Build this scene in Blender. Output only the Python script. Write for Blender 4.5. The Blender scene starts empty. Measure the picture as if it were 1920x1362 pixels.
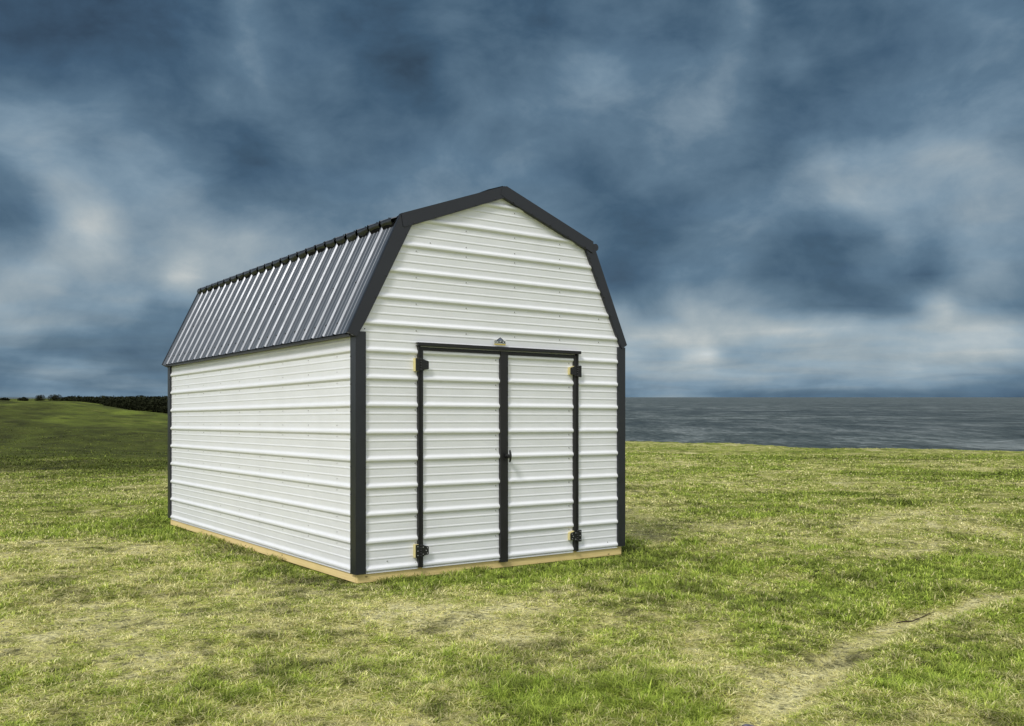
import bpy, bmesh, math, random
import numpy as np
from mathutils import Matrix, Vector
R = math.radians
random.seed(7)
rng = np.random.default_rng(11)
scene = bpy.context.scene
COL = scene.collection

# ------------------------------------------------------------------ camera
PITCH = R(1.467)                       # the lawn falls away from the camera by this much
EYE = 1.324
cam_d = bpy.data.cameras.new("camera"); cam = bpy.data.objects.new("camera", cam_d); COL.objects.link(cam)
cam.location = (0, 0, EYE); cam.rotation_euler = (R(90) - PITCH, 0, 0)
cam_d.sensor_width = 36; cam_d.lens = 32.94; cam_d.shift_y = 0.0568
cam_d.clip_start = 0.1; cam_d.clip_end = 200000
scene.camera = cam

# ------------------------------------------------------------------ sun, exposure
SUN_AZ, SUN_EL = R(-152), R(45)        # azimuth from +Y towards +X
scene.view_settings.view_transform = 'Standard'; scene.view_settings.look = 'None'
scene.view_settings.gamma = 1; scene.view_settings.use_curve_mapping = False
scene.view_settings.exposure = 0.55
sun_d = bpy.data.lights.new("sun", 'SUN'); sun_d.energy = 1.5; sun_d.angle = R(11); sun_d.color = (1.0, .972, .93)
sun = bpy.data.objects.new("sun", sun_d); COL.objects.link(sun)
sd = Vector((math.sin(SUN_AZ)*math.cos(SUN_EL), math.cos(SUN_AZ)*math.cos(SUN_EL), math.sin(SUN_EL)))
sun.rotation_euler = sd.to_track_quat('Z', 'Y').to_euler()

# ------------------------------------------------------------------ world: Nishita sky under broken storm cloud
class NT:
    """small helper for building node trees"""
    def __init__(s, tree): s.t = tree; s.n = tree.nodes; s.l = tree.links; tree.nodes.clear()
    def new(s, typ, ins=None, **kw):
        n = s.n.new(typ)
        for k, v in kw.items(): setattr(n, k, v)
        for k, v in (ins or {}).items():
            if hasattr(v, 'is_output'): s.l.new(v, n.inputs[k])
            else: n.inputs[k].default_value = v
        return n
    def math(s, op, a, b=None, c=None, clamp=False):
        ins = {0: a}
        if b is not None: ins[1] = b
        if c is not None: ins[2] = c
        return s.new('ShaderNodeMath', ins, operation=op, use_clamp=clamp).outputs[0]
    def vmath(s, op, a, b=None, scale=None):
        ins = {0: a}
        if b is not None: ins[1] = b
        if scale is not None: ins['Scale'] = scale
        n = s.new('ShaderNodeVectorMath', ins, operation=op)
        return n.outputs['Value'] if op in ('DOT_PRODUCT', 'LENGTH') else n.outputs['Vector']
    def noise(s, vec, scale, detail=4, rough=.5, dist=0, color=False, lac=2.0):
        n = s.new('ShaderNodeTexNoise', {'Vector': vec, 'Scale': scale, 'Detail': detail, 'Roughness': rough, 'Distortion': dist, 'Lacunarity': lac})
        return n.outputs['Color' if color else 'Fac']
    def ramp(s, fac, stops, interp='LINEAR'):
        n = s.new('ShaderNodeValToRGB', {'Fac': fac}); cr = n.color_ramp; cr.interpolation = interp
        while len(cr.elements) < len(stops): cr.elements.new(0.5)
        for e, (p, c) in zip(cr.elements, stops): e.position = p; e.color = (*c, 1) if len(c) == 3 else c
        return n.outputs['Color']
    def mix(s, fac, a, b, blend='MIX'):
        n = s.new('ShaderNodeMix', data_type='RGBA', blend_type=blend)
        for i, v in ((0, fac), (6, a), (7, b)):
            if hasattr(v, 'is_output'): s.l.new(v, n.inputs[i])
            else: n.inputs[i].default_value = (*v, 1) if isinstance(v, tuple) and len(v) == 3 else v
        return n.outputs[2]
    def map(s, v, a, b, c=0.0, d=1.0, smooth=False):
        n = s.new('ShaderNodeMapRange', {'Value': v, 'From Min': a, 'From Max': b, 'To Min': c, 'To Max': d})
        if smooth: n.interpolation_type = 'SMOOTHSTEP'
        return n.outputs[0]

def srgb(r, g, b):
    f = lambda c: (c/255/12.92) if c/255 <= .04045 else ((c/255+.055)/1.055)**2.4
    return (f(r), f(g), f(b))

world = bpy.data.worlds.new("World"); scene.world = world; world.use_nodes = True
W = NT(world.node_tree)
dirv = W.vmath('NORMALIZE', W.new('ShaderNodeTexCoord').outputs['Generated'])
sep = W.new('ShaderNodeSeparateXYZ', {0: dirv})
dx, dy, dz = sep.outputs
deg = 180/math.pi
az = W.math('MULTIPLY', W.math('ARCTAN2', dx, dy), deg)
el = W.math('MULTIPLY', W.math('ARCSINE', dz), deg)
ael = W.new('ShaderNodeCombineXYZ', {0: az, 1: el, 2: 0.0}).outputs[0]
# cloud-deck coordinates (far cloud packs towards the horizon)
den = W.math('ADD', W.math('MAXIMUM', dz, 0.0), 0.10)
deck = W.new('ShaderNodeCombineXYZ', {0: W.math('DIVIDE', dx, den), 1: W.math('DIVIDE', dy, den), 2: 0.0}).outputs[0]
w1 = W.vmath('SUBTRACT', W.noise(W.vmath('MULTIPLY', ael, (1, 1.5, 1)), .085, 2, .45, 0, True), (.5, .5, .5))
elw = W.map(el, 0, 9, .04, .75)
warp = W.vmath('MULTIPLY', W.vmath('SCALE', w1, scale=3.5), W.new('ShaderNodeCombineXYZ', {0: 1.0, 1: elw, 2: 0.0}).outputs[0])
pos = W.vmath('ADD', ael, warp)
# cloud layers: elevation in degrees, then (azimuth, how light the cloud is there); top layer first
LAYERS = [
 (21.14, [(-28.7,.15), (-25.6,.12), (-22.3,.15), (-18.9,.20), (-16.8,.30), (-15.3,.46), (-13.4,.32), (-11.6,.28), (-7.8,.20), (-3.9,.30), (0.0,.25), (2.0,.2), (3.9,.30), (7.8,.32), (11.6,.30), (14.1,.45), (15.3,.28), (18.9,.28), (22.3,.33), (25.6,.42), (28.7,.38)]),
 (19.23, [(-28.7,.13), (-25.6,.10), (-22.3,.17), (-18.9,.25), (-16.8,.38), (-15.3,.50), (-12.8,.38), (-10.3,.36), (-7.8,.15), (-5.8,.13), (-3.9,.28), (0.0,.30), (2.3,.42), (3.9,.55), (5.5,.56), (7.8,.42), (11.6,.40), (13.4,.50), (15.3,.32), (17.1,.42), (18.9,.28), (22.3,.30), (25.6,.48), (28.7,.40)]),
 (17.27, [(-28.7,.28), (-25.6,.28), (-22.3,.32), (-18.9,.32), (-17.1,.42), (-15.3,.40), (-14.1,.44), (-11.6,.33), (-7.8,.25), (-5.2,.14), (-3.9,.25), (-2.0,.36), (0.0,.38), (3.9,.50), (5.2,.54), (7.8,.46), (11.6,.57), (12.8,.56), (15.3,.33), (18.9,.25), (22.3,.40), (25.6,.45), (28.7,.42)]),
 (15.27, [(-28.7,.54), (-25.6,.52), (-23.4,.48), (-22.3,.42), (-18.9,.32), (-15.3,.28), (-12.8,.38), (-11.6,.33), (-7.8,.28), (-3.9,.38), (0.0,.42), (3.9,.38), (7.8,.46), (11.6,.54), (13.4,.48), (15.3,.34), (18.9,.40), (20.6,.42), (22.3,.45), (23.9,.54), (25.6,.50), (28.7,.50)]),
 (13.24, [(-28.7,.57), (-25.6,.64), (-23.4,.50), (-21.7,.60), (-18.9,.42), (-17.1,.24), (-15.3,.21), (-13.4,.33), (-11.6,.35), (-7.8,.36), (-5.8,.45), (-3.9,.47), (0.0,.45), (3.9,.32), (5.8,.30), (7.8,.38), (11.6,.36), (15.3,.35), (18.3,.66), (20.0,.62), (22.3,.66), (24.5,.74), (27.1,.6), (28.7,.5)]),
 (11.16, [(-28.7,.40), (-27.1,.5), (-25.6,.68), (-22.3,.62), (-20.6,.62), (-18.9,.58), (-17.1,.36), (-15.3,.30), (-11.6,.40), (-8.4,.42), (-5.2,.52), (0.0,.42), (3.9,.42), (6.5,.20), (7.8,.20), (9.7,.28), (11.6,.42), (14.7,.5), (17.1,.48), (18.9,.6), (22.3,.74), (24.5,.70), (27.1,.7), (28.7,.6)]),
 (9.06, [(-28.7,.33), (-27.1,.42), (-25.6,.72), (-23.9,.88), (-22.3,.72), (-20.6,.66), (-17.1,.74), (-15.3,.68), (-13.4,.54), (-8.4,.5), (3.9,.40), (5.8,.24), (7.8,.20), (9.7,.32), (11.6,.45), (14.1,.42), (15.3,.3), (17.1,.20), (18.9,.22), (21.2,.40), (22.3,.56), (23.9,.5), (25.6,.62), (28.7,.62)]),
 (6.94, [(-28.7,.60), (-26.3,.84), (-25.3,.72), (-22.3,.66), (-20.6,.76), (-19.1,.90), (-17.7,.7), (-8.4,.6), (5.8,.26), (7.8,.28), (9.7,.40), (11.6,.38), (14.1,.34), (15.3,.24), (17.1,.28), (18.9,.22), (20.6,.35), (22.3,.30), (23.9,.18), (25.0,.4), (26.6,.6), (28.7,.55)]),
 (5.10, [(-28.7,.74), (-27.1,.62), (-25.6,.60), (-23.4,.66), (-21.7,.62), (-20.6,.45), (-8.4,.5), (6.5,.72), (7.8,.55), (9.7,.6), (11.0,.78), (12.8,.65), (14.7,.62), (16.5,.45), (18.9,.30), (21.2,.30), (22.8,.55), (24.3,.85), (25.3,.65), (26.1,.6), (28.7,.35)]),
 (3.87, [(-28.7,.66), (-27.1,.74), (-25.6,.60), (-23.9,.5), (-20.6,.42), (-8.4,.5), (6.5,.78), (9.1,.88), (11.6,.85), (14.1,.84), (17.1,.88), (20.0,.82), (22.8,.74), (25.6,.88), (27.6,.88), (28.7,.75)]),
 (2.63, [(-28.7,.42), (-26.1,.36), (-23.4,.35), (-20.6,.30), (-8.4,.4), (6.5,.74), (9.1,.7), (11.3,1.0), (12.8,.7), (15.3,.65), (18.9,.74), (22.3,.76), (25.6,.84), (27.6,.82), (28.7,.74)]),
 (1.39, [(-28.7,.35), (-26.1,.57), (-23.9,.5), (-20.6,.40), (-8.4,.5), (6.5,.70), (11.0,.74), (17.1,.72), (21.4,.72), (24.2,.80), (26.9,.60), (28.7,.45)]),
 (0.53, [(-28.7,.40), (-24.8,.47), (-20.6,.47), (-8.4,.5), (6.5,.54), (9.4,.60), (14.1,.56), (18.6,.56), (22.8,.52), (28.7,.38)]),
 (0.12, [(-28.7,.48), (-24.8,.52), (-20.6,.50), (-8.4,.5), (6.5,.52), (9.4,.55), (14.1,.36), (18.6,.32), (22.8,.32), (28.7,.28)]),
]
psep = W.new('ShaderNodeSeparateXYZ', {0: pos}); paz, pel = psep.outputs[0], psep.outputs[1]
u01 = W.map(paz, -32, 32)
acc = None; prev = None
for e_, stops in LAYERS:
    rp = W.ramp(u01, [((a+32)/64, (l, l, l)) for a, l in stops], 'CARDINAL')
    if acc is None: acc = rp
    else: acc = W.mix(W.map(pel, prev, e_), acc, rp)
    prev = e_
acc = W.new('ShaderNodeRGBToBW', {0: acc}).outputs[0]
# billow detail
deckS = W.vmath('MULTIPLY', deck, (1.0, .55, 1.0))
n1 = W.noise(deckS, 1.3, 4, .45, .3)
n2 = W.noise(W.vmath('MULTIPLY', W.vmath('ADD', ael, W.vmath('SCALE', w1, scale=6)), (1.0, 1.35, 1)), .17, 7, .56, .25)
n3 = W.noise(W.vmath('MULTIPLY', ael, (.30, 2.2, 1)), .55, 3, .5, .8)
acc = W.math('MULTIPLY_ADD', W.math('SUBTRACT', n1, .5), .16, acc)
n4 = W.noise(W.vmath('MULTIPLY', W.vmath('ADD', ael, W.vmath('SCALE', w1, scale=3.5)), (.9, 1.4, 1)), .40, 7, .58, .10)
acc = W.math('MULTIPLY_ADD', W.math('SUBTRACT', n4, .5), .32, acc)
acc = W.math('MULTIPLY_ADD', W.math('SUBTRACT', n2, .5), W.map(el, 1, 7, .14, .26), acc)
lowf = W.map(el, 1.5, 5, 1, 0)
acc = W.math('MULTIPLY_ADD', W.math('MULTIPLY', W.math('SUBTRACT', n3, .5), lowf), .30, acc)
# brighter, thinner deck overhead and behind the camera, where the light comes from
behind = W.math('ADD', W.math('ADD', W.map(dy, .35, -.35, 0, .62, True), W.map(el, 27, 60, 0, .80, True)), W.map(dx, -.55, -.9, 0, .45, True))
acc = W.math('ADD', acc, behind)
acc = W.math('MAXIMUM', W.math('MINIMUM', acc, 1.6), 0.0)
acc2 = W.math('DIVIDE', acc, 1.6)
K = 2**-.55
def C(r, g, b, m=1.0): return tuple(x*K*m for x in srgb(r, g, b))
acc = W.math('MAXIMUM', W.math('MULTIPLY_ADD', acc, 1.45, -.105), .0)
cool = W.ramp(acc2, [(0, C(40,54,68)), (.14, C(62,88,110)), (.27, C(92,117,137)), (.38, C(126,146,161)), (.50, C(160,173,180)), (.625, C(200,204,202)), (1, C(247,250,255,1.42))])
blue = W.ramp(acc2, [(0, C(46,64,84)), (.14, C(65,91,116)), (.27, C(90,118,141)), (.38, C(122,148,168)), (.50, C(150,170,184)), (.625, C(186,197,202)), (1, C(247,250,255,1.42))])
hue = W.math('ADD', W.map(el, 1, 5, .6, 0), W.map(W.noise(deck, 1.3, 2), .4, .6, -.3, .5), clamp=True)
cloud = W.mix(hue, cool, blue)
sky = W.new('ShaderNodeTexSky', sky_type='NISHITA')
sky.sun_disc = False; sky.sun_elevation = SUN_EL; sky.sun_rotation = SUN_AZ
clear = W.mix(1.0, sky.outputs[0], (.10, .10, .10), 'MULTIPLY')
total = W.mix(.97, clear, cloud)
# the background strength stays at 0.1: the cloud colours are given in the same physical scale as the sky
bg = W.new('ShaderNodeBackground', {'Color': W.vmath('SCALE', total, scale=10.0), 'Strength': 0.1})
W.l.new(bg.outputs[0], W.new('ShaderNodeOutputWorld').inputs[0])

# ------------------------------------------------------------------ helpers
def tag(o, label=None, cat=None, group=None, kind=None):
    if label: o['label'] = label
    if cat: o['category'] = cat
    if group: o['group'] = group
    if kind: o['kind'] = kind
    return o
class MB:
    def __init__(s): s.v = []; s.f = []; s.m = []; s.sm = []
    def add(s, vs, fs, mi=0, smooth=False):
        o = len(s.v); s.v += [tuple(v) for v in vs]
        for f in fs: s.f.append([o+i for i in f]); s.m.append(mi); s.sm.append(smooth)
    def box(s, x0, x1, y0, y1, z0, z1, mi=0, bev=0):
        if bev:
            bm = bmesh.new(); bmesh.ops.create_cube(bm, size=1)
            for v in bm.verts:
                v.co = Vector(((x0+x1)/2 + v.co.x*(x1-x0), (y0+y1)/2 + v.co.y*(y1-y0), (z0+z1)/2 + v.co.z*(z1-z0)))
            bmesh.ops.bevel(bm, geom=list(bm.edges), offset=bev, segments=2, affect='EDGES', profile=.5)
            s.bm(bm, mi); return
        s.add([(x0,y0,z0),(x1,y0,z0),(x1,y1,z0),(x0,y1,z0),(x0,y0,z1),(x1,y0,z1),(x1,y1,z1),(x0,y1,z1)],
              [(0,3,2,1),(4,5,6,7),(0,1,5,4),(1,2,6,5),(2,3,7,6),(3,0,4,7)], mi)
    def bm(s, bm, mi=0, smooth=False):
        bm.verts.index_update()
        s.add([v.co[:] for v in bm.verts], [[v.index for v in f.verts] for f in bm.faces], mi, smooth); bm.free()
    def prism(s, poly, axis, a0, a1, mi=0, bev=0):
        """poly of 2-D points in the plane normal to axis, extruded a0..a1"""
        n = len(poly)
        def p(q, a): return {'x': (a, q[0], q[1]), 'y': (q[0], a, q[1]), 'z': (q[0], q[1], a)}[axis]
        bm = bmesh.new()
        lo = [bm.verts.new(p(q, a0)) for q in poly]; hi = [bm.verts.new(p(q, a1)) for q in poly]
        bm.faces.new(lo); bm.faces.new(hi[::-1])
        for i in range(n): bm.faces.new((lo[i], hi[i], hi[(i+1) % n], lo[(i+1) % n]))
        bmesh.ops.recalc_face_normals(bm, faces=bm.faces[:])
        if bev: bmesh.ops.bevel(bm, geom=list(bm.edges), offset=bev, segments=2, affect='EDGES')
        s.bm(bm, mi)
    def tube(s, pts, rad, n=10, mi=0):
        pts = [Vector(p) for p in pts]; rad = rad if hasattr(rad, '__len__') else [rad]*len(pts); o = len(s.v)
        for i, p in enumerate(pts):
            t = (pts[min(i+1, len(pts)-1)] - pts[max(i-1, 0)]).normalized()
            u = t.orthogonal().normalized(); w = t.cross(u)
            for k in range(n):
                a = 2*math.pi*k/n; s.v.append(tuple(p + (u*math.cos(a) + w*math.sin(a))*rad[i]))
        for i in range(len(pts)-1):
            for k in range(n):
                s.f.append([o+i*n+k, o+i*n+(k+1) % n, o+(i+1)*n+(k+1) % n, o+(i+1)*n+k]); s.m.append(mi); s.sm.append(True)
        s.f.append([o+k for k in range(n)][::-1]); s.m.append(mi); s.sm.append(False)
        s.f.append([o+(len(pts)-1)*n+k for k in range(n)]); s.m.append(mi); s.sm.append(False)
    def screw(s, p, nrm, r=.0055, mi=0):
        p = Vector(p); nrm = Vector(nrm).normalized(); u = nrm.orthogonal().normalized(); w = nrm.cross(u)
        vs = []; n = 8
        for h, q in ((0, 1.5), (.0018, 1.4), (.002, .95), (.006, .9), (.0075, .5)):
            for k in range(n):
                a = 2*math.pi*k/n; vs.append(p + nrm*h*1.0 + (u*math.cos(a) + w*math.sin(a))*r*q)
        fs = [[i*n+k, i*n+(k+1) % n, (i+1)*n+(k+1) % n, (i+1)*n+k] for i in range(4) for k in range(n)] + [[4*n+k for k in range(n)]]
        s.add(vs, fs, mi, False)
    def build(s, name, mats, parent=None):
        me = bpy.data.meshes.new(name); me.from_pydata(s.v, [], s.f); me.validate()
        for m in (mats if isinstance(mats, (list, tuple)) else [mats]): me.materials.append(m)
        if len(me.polygons) == len(s.m):
            me.polygons.foreach_set('material_index', s.m); me.polygons.foreach_set('use_smooth', s.sm)
        o = bpy.data.objects.new(name, me); COL.objects.link(o)
        if parent is not None: o.parent = parent
        return o
def new_mat(name):
    m = bpy.data.materials.new(name); m.use_nodes = True; t = NT(m.node_tree)
    out = t.new('ShaderNodeOutputMaterial'); b = t.new('ShaderNodeBsdfPrincipled'); t.l.new(b.outputs[0], out.inputs[0])
    return m, t, b, out
def setp(t, b, **kw):
    for k, v in kw.items():
        k = k.replace('_', ' ')
        if hasattr(v, 'is_output'): t.l.new(v, b.inputs[k])
        else: b.inputs[k].default_value = (*v, 1) if isinstance(v, tuple) and len(v) == 3 and 'Color' in k else v
def bump(t, h, strength, dist, prev=None):
    ins = {'Height': h, 'Strength': strength, 'Distance': dist}
    if prev is not None: ins['Normal'] = prev
    return t.new('ShaderNodeBump', ins).outputs[0]

# ------------------------------------------------------------------ materials of the shed
m_white, t, b, _ = new_mat('white_painted_steel')
oc = t.new('ShaderNodeTexCoord').outputs['Object']
dirt = t.noise(t.vmath('MULTIPLY', oc, (1, 1, .35)), 2.2, 5, .6)
fine = t.noise(oc, 60, 3, .6)
colr = t.mix(t.map(dirt, .35, .75), (.835, .838, .865), (.775, .78, .80))
colr = t.mix(t.map(fine, .45, .9, 0, .18), colr, (.58, .60, .61))
wav = bump(t, t.noise(t.vmath('MULTIPLY', oc, (1, 1, 2.5)), 3.0, 2, .5), .35, .012)
setp(t, b, Base_Color=colr, Roughness=t.map(dirt, .3, .7, .30, .42), Specular_IOR_Level=.5, Normal=bump(t, fine, .05, .002, wav))

def dark_mat(name, c, rough, spec=.5, blotch=.25, metal=0.0, coat=0.0):
    m, t, b, _ = new_mat(name)
    oc = t.new('ShaderNodeTexCoord').outputs['Object']
    n = t.noise(oc, 5, 5, .6); f = t.noise(oc, 90, 2, .6)
    cc = t.mix(t.map(n, .3, .75), c, tuple(x*(1+blotch) + .004 for x in c))
    setp(t, b, Base_Color=cc, Roughness=t.map(n, .3, .7, rough-.05, rough+.07), Specular_IOR_Level=spec, Metallic=metal, Coat_Weight=coat, Coat_Roughness=.15,
         Normal=bump(t, f, .06, .002, bump(t, t.noise(oc, 2.5, 2), .3, .012)))
    return m
m_trim = dark_mat('charcoal_trim_paint', (.0125, .0140, .0190), .33, .5)
m_door_trim = dark_mat('charcoal_door_trim_paint', (.013, .0125, .0135), .42, .4)
m_roof = dark_mat('charcoal_roof_steel', (.105, .114, .132), .37, .6, .12, .42, .25)
m_black = dark_mat('black_powder_coat', (.006, .006, .0065), .38, .5)
m_foam = dark_mat('black_closure_foam', (.004, .004, .004), .9, .1)
m_screw = dark_mat('galvanised_screw', (.45, .45, .45), .3, .5, .1, .6)
m_screwd = dark_mat('dark_screw', (.01, .01, .01), .4, .5)

def wood_mat(name, c1, c2, axis_scale):
    m, t, b, _ = new_mat(name)
    oc = t.new('ShaderNodeTexCoord').outputs['Object']
    g = t.noise(t.vmath('MULTIPLY', oc, axis_scale), 9, 5, .6, .6)
    k = t.noise(oc, 2.3, 3)
    vor = t.new('ShaderNodeTexVoronoi', {'Vector': t.vmath('MULTIPLY', oc, (1.0, 1.0, 2.0)), 'Scale': 5.5, 'Randomness': 1.0}).outputs['Distance']
    knots = t.map(vor, .05, .10, 1, 0)
    cc = t.mix(t.map(g, .35, .7), c1, c2)
    cc = t.mix(t.map(k, .5, .75, 0, .35), cc, tuple(x*.62 for x in c2))
    cc = t.mix(t.math('MULTIPLY', knots, .8), cc, (.13, .085, .03))
    setp(t, b, Base_Color=cc, Roughness=.75, Specular_IOR_Level=.25, Normal=bump(t, g, .25, .004))
    return m
m_woodx = wood_mat('treated_pine', (.88, .70, .32), (.76, .57, .24), (.25, 4, 9))
m_woody = wood_mat('treated_pine_side', (.92, .72, .36), (.82, .62, .28), (4, .25, 9))
m_ply = wood_mat('pale_plywood', (.74, .66, .34), (.62, .52, .24), (6, 6, .6))
m_badge, t, b, _ = new_mat('badge_white'); setp(t, b, Base_Color=t.mix(t.noise(t.new('ShaderNodeTexCoord').outputs['Object'], 40), (.85,.85,.83), (.75,.75,.73)), Roughness=.3)
m_navy = dark_mat('badge_ink', (.02, .03, .05), .4)
m_grey = dark_mat('badge_grey', (.16, .18, .26), .4)
m_gold = dark_mat('badge_gold', (.55, .42, .10), .4)

# ------------------------------------------------------------------ the shed
SW, SL = 2.932, 5.45                 # width of the gable front, length
RIB = .2286
shed = bpy.data.objects.new('storage_shed', None); COL.objects.link(shed)
cT, sT = math.cos(.6192), math.sin(.6192)
M = Matrix(((cT, -sT, 0, -1.2798), (sT, cT, 0, 7.7348), (0, 0, 1, -1.2442), (0, 0, 0, 1)))
shed.matrix_world = Matrix.Translation((0, 0, EYE)) @ Matrix.Rotation(-PITCH, 4, 'X') @ M
tag(shed, 'white ribbed metal storage shed with dark gambrel roof and double doors on the grass', 'shed')

ZE, KX, KZ, PX, PZ = 1.955, .42, 2.955, SW/2, 3.33          # wall top, roof knee, ridge
def xspan(z):
    if z <= ZE: return .0, SW
    if z <= KZ: a = KX*(z-ZE)/(KZ-ZE); return a, SW-a
    a = KX + (PX-KX)*(z-KZ)/(PZ-KZ); return a, SW-a
PROF = [(-.018, 0), (-.0155, .0008), (-.0138, .0026), (-.0030, .0142), (-.0005, .0160), (.003, .0168), (.012, .0168), (.0165, .0158), (.021, .0130), (.031, .0048), (.036, .0020), (.041, .0007), (.047, 0),
        (.084, 0), (.087, .0028), (.095, .003), (.101, .0008), (.104, 0), (.156, 0), (.159, .0028), (.167, .003), (.173, .0008), (.176, 0)]
def prof_levels(z0, z1):
    out = [(z0, 0)]
    k = -1
    while k*RIB < z1 + .3:
        for dz_, o in PROF:
            z = k*RIB + dz_
            if z0 + .003 < z < z1 - .003: out.append((z, o))
        k += 1
    def off(z):
        k = math.floor((z+.018)/RIB); q = z - k*RIB
        for (a, oa), (b_, ob) in zip(PROF, PROF[1:]):
            if a <= q <= b_: return oa + (ob-oa)*(q-a)/(b_-a)
        return 0
    out[0] = (z0, off(z0)); out.append((z1, off(z1)))
    return out
def wall_sheet(mb, z0, z1, x0, x1, gable=False, yoff=0.0, nx=1):
    """horizontal-rib steel sheet in the X-Z plane facing -Y"""
    lv = prof_levels(z0, z1)
    if gable:
        extra = [(z, None) for z in (ZE, KZ)]
        for z, _ in extra:
            if z0 < z < z1 and all(abs(z-q[0]) > 1e-4 for q in lv): lv.append((z, 0))
        lv.sort()
    vs = []; fs = []
    for z, o in lv:
        a, b_ = (x0, x1)
        if gable: s0, s1 = xspan(z); a = max(a, s0); b_ = min(b_, s1)
        for i in range(nx+1): vs.append((a + (b_-a)*i/nx, yoff-o, z))
    for j in range(len(lv)-1):
        for i in range(nx):
            q = j*(nx+1)+i; fs.append((q, q+1, q+nx+2, q+nx+1))
    mb.add(vs, fs, 0, False)
def transform(mb, fn):
    mb.v = [fn(*v) for v in mb.v]
def flip(mb): mb.f = [f[::-1] for f in mb.f]

DL, DC0, DC1, DR = .589, 1.424, 1.508, 2.318       # door edges
DTOP = 1.885
# front wall
mb = MB()
wall_sheet(mb, -.016, DTOP, 0, DL-.006); wall_sheet(mb, -.016, DTOP, DR+.006, SW); wall_sheet(mb, DTOP, PZ-.02, 0, SW, True)
for zk in range(9, 15):
    z = zk*RIB - .035
    s0, s1 = xspan(z)
    for x in (.56, 1.07, 1.60, 2.13, 2.62):
        if s0+.15 < x < s1-.15: mb.screw((x, -.0003, z), (0, -1, 0), .0045, 1)
    if zk in (12,):
        for x in (.70, 1.07, 1.60, 2.13): mb.screw((x, -.0003, z+.085), (0, -1, 0), .0045, 1)
for k in range(9):
    mb.screw((DL-.040, -.0003, k*RIB-.030 if k else .03), (0, -1, 0), .0045, 1)
    mb.screw((DR+.42, -.0003, k*RIB-.030 if k else .04), (0, -1, 0), .0045, 1) if k in (0,) else None
mb.screw((.28, -.0003, .065), (0, -1, 0), .0045, 1)
front_wall = mb.build('front_wall', [m_white, m_screw], shed)
# side walls and rear wall share the same sheet
def side_sheet(mirror, name):
    mb = MB(); wall_sheet(mb, -.016, ZE, 0, SL)
    for k in range(0, 9):
        for i, yy in enumerate([.38, .99, 1.60, 2.21, 2.82, 3.43, 4.04, 4.65, 5.2]):
            if k: mb.screw((SL-yy if not mirror else yy, -.0003, k*RIB-.030), (0, -1, 0), .0036, 1)
            if k % 2 == 1: mb.screw((SL-yy if not mirror else yy, -.0003, k*RIB+.066), (0, -1, 0), .0036, 1)
    if not mirror: transform(mb, lambda x, y, z: (y, SL-x, z))
    else: transform(mb, lambda x, y, z: (SW-y, x, z))
    return mb.build(name, [m_white, m_screw], shed)
side_sheet(False, 'side_wall'); side_sheet(True, 'side_wall')
mb = MB(); wall_sheet(mb, -.016, PZ-.02, 0, SW, True); transform(mb, lambda x, y, z: (SW-x, SL-y, z)); mb.build('rear_wall', [m_white], shed)
# floor frame: treated timbers
mb = MB()
mb.box(.004, SW-.004, .004, .042, -.098, -.0162, 0, .003); mb.build('base_beam', m_woodx, shed)
mb = MB(); mb.box(.0045, SW-.0045, SL-.042, SL-.004, -.098, -.0162, 0, .003); mb.build('base_beam', m_woodx, shed)
for x0, x1 in ((.003, .041), (SW-.041, SW-.003)):
    mb = MB(); mb.box(x0, x1, .043, SL-.043, -.0975, -.0162, 0, .003)
    mb.build('base_beam', m_woody, shed)
for x in (.02, .98, 1.93, SW-.11):
    mb = MB(); mb.box(x, x+.09, .05, SL-.05, -.155, -.0985, 0, .004); mb.build('floor_skid', m_woody, shed)
# base flashing lip
for xa, xb in ((.07, DL-.02), (DR+.02, SW-.07)):
    mb = MB(); mb.box(xa, xb, -.009, -.001, -.024, -.0165); mb.build('base_lip', m_white, shed)
mb = MB(); mb.box(-.009, -.001, .09, SL-.09, -.024, -.0165); mb.build('base_lip', m_white, shed)
# corner posts: folded L flashing
def corner(x_, y_, sx, sy, fw, sw, z0):
    t_ = .003; o = .0235; mb = MB()
    # local: front flange on plane y=-o, side flange on plane x=-o
    poly = [(-o, -o), (fw, -o), (fw, -.002), (fw-t_, -.002), (fw-t_, -o+t_), (-o+t_, -o+t_), (-o+t_, sw-t_), (-.002, sw-t_), (-.002, sw), (-o, sw)]
    poly = [(x_+sx*a, y_+sy*b_) for a, b_ in poly]
    mb.prism(poly, 'z', z0, 1.985, 0)
    for k in range(0, 9):
        mb.screw((x_+sx*(fw-.012), y_-sy*(o+.0001), k*RIB+.18), (0, -sy, 0), .004, 1)
        mb.screw((x_-sx*(o+.0001), y_+sy*(sw-.012), k*RIB+.18), (-sx, 0, 0), .004, 1)
    return mb.build('corner_trim', [m_trim, m_screwd], shed)
corner(0, 0, 1, 1, .0705, .078, -.022); corner(SW, 0, -1, 1, .0705, .078, -.010)
corner(0, SL, 1, -1, .0705, .078, -.010); corner(SW, SL, -1, -1, .0705, .078, -.01)

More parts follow.
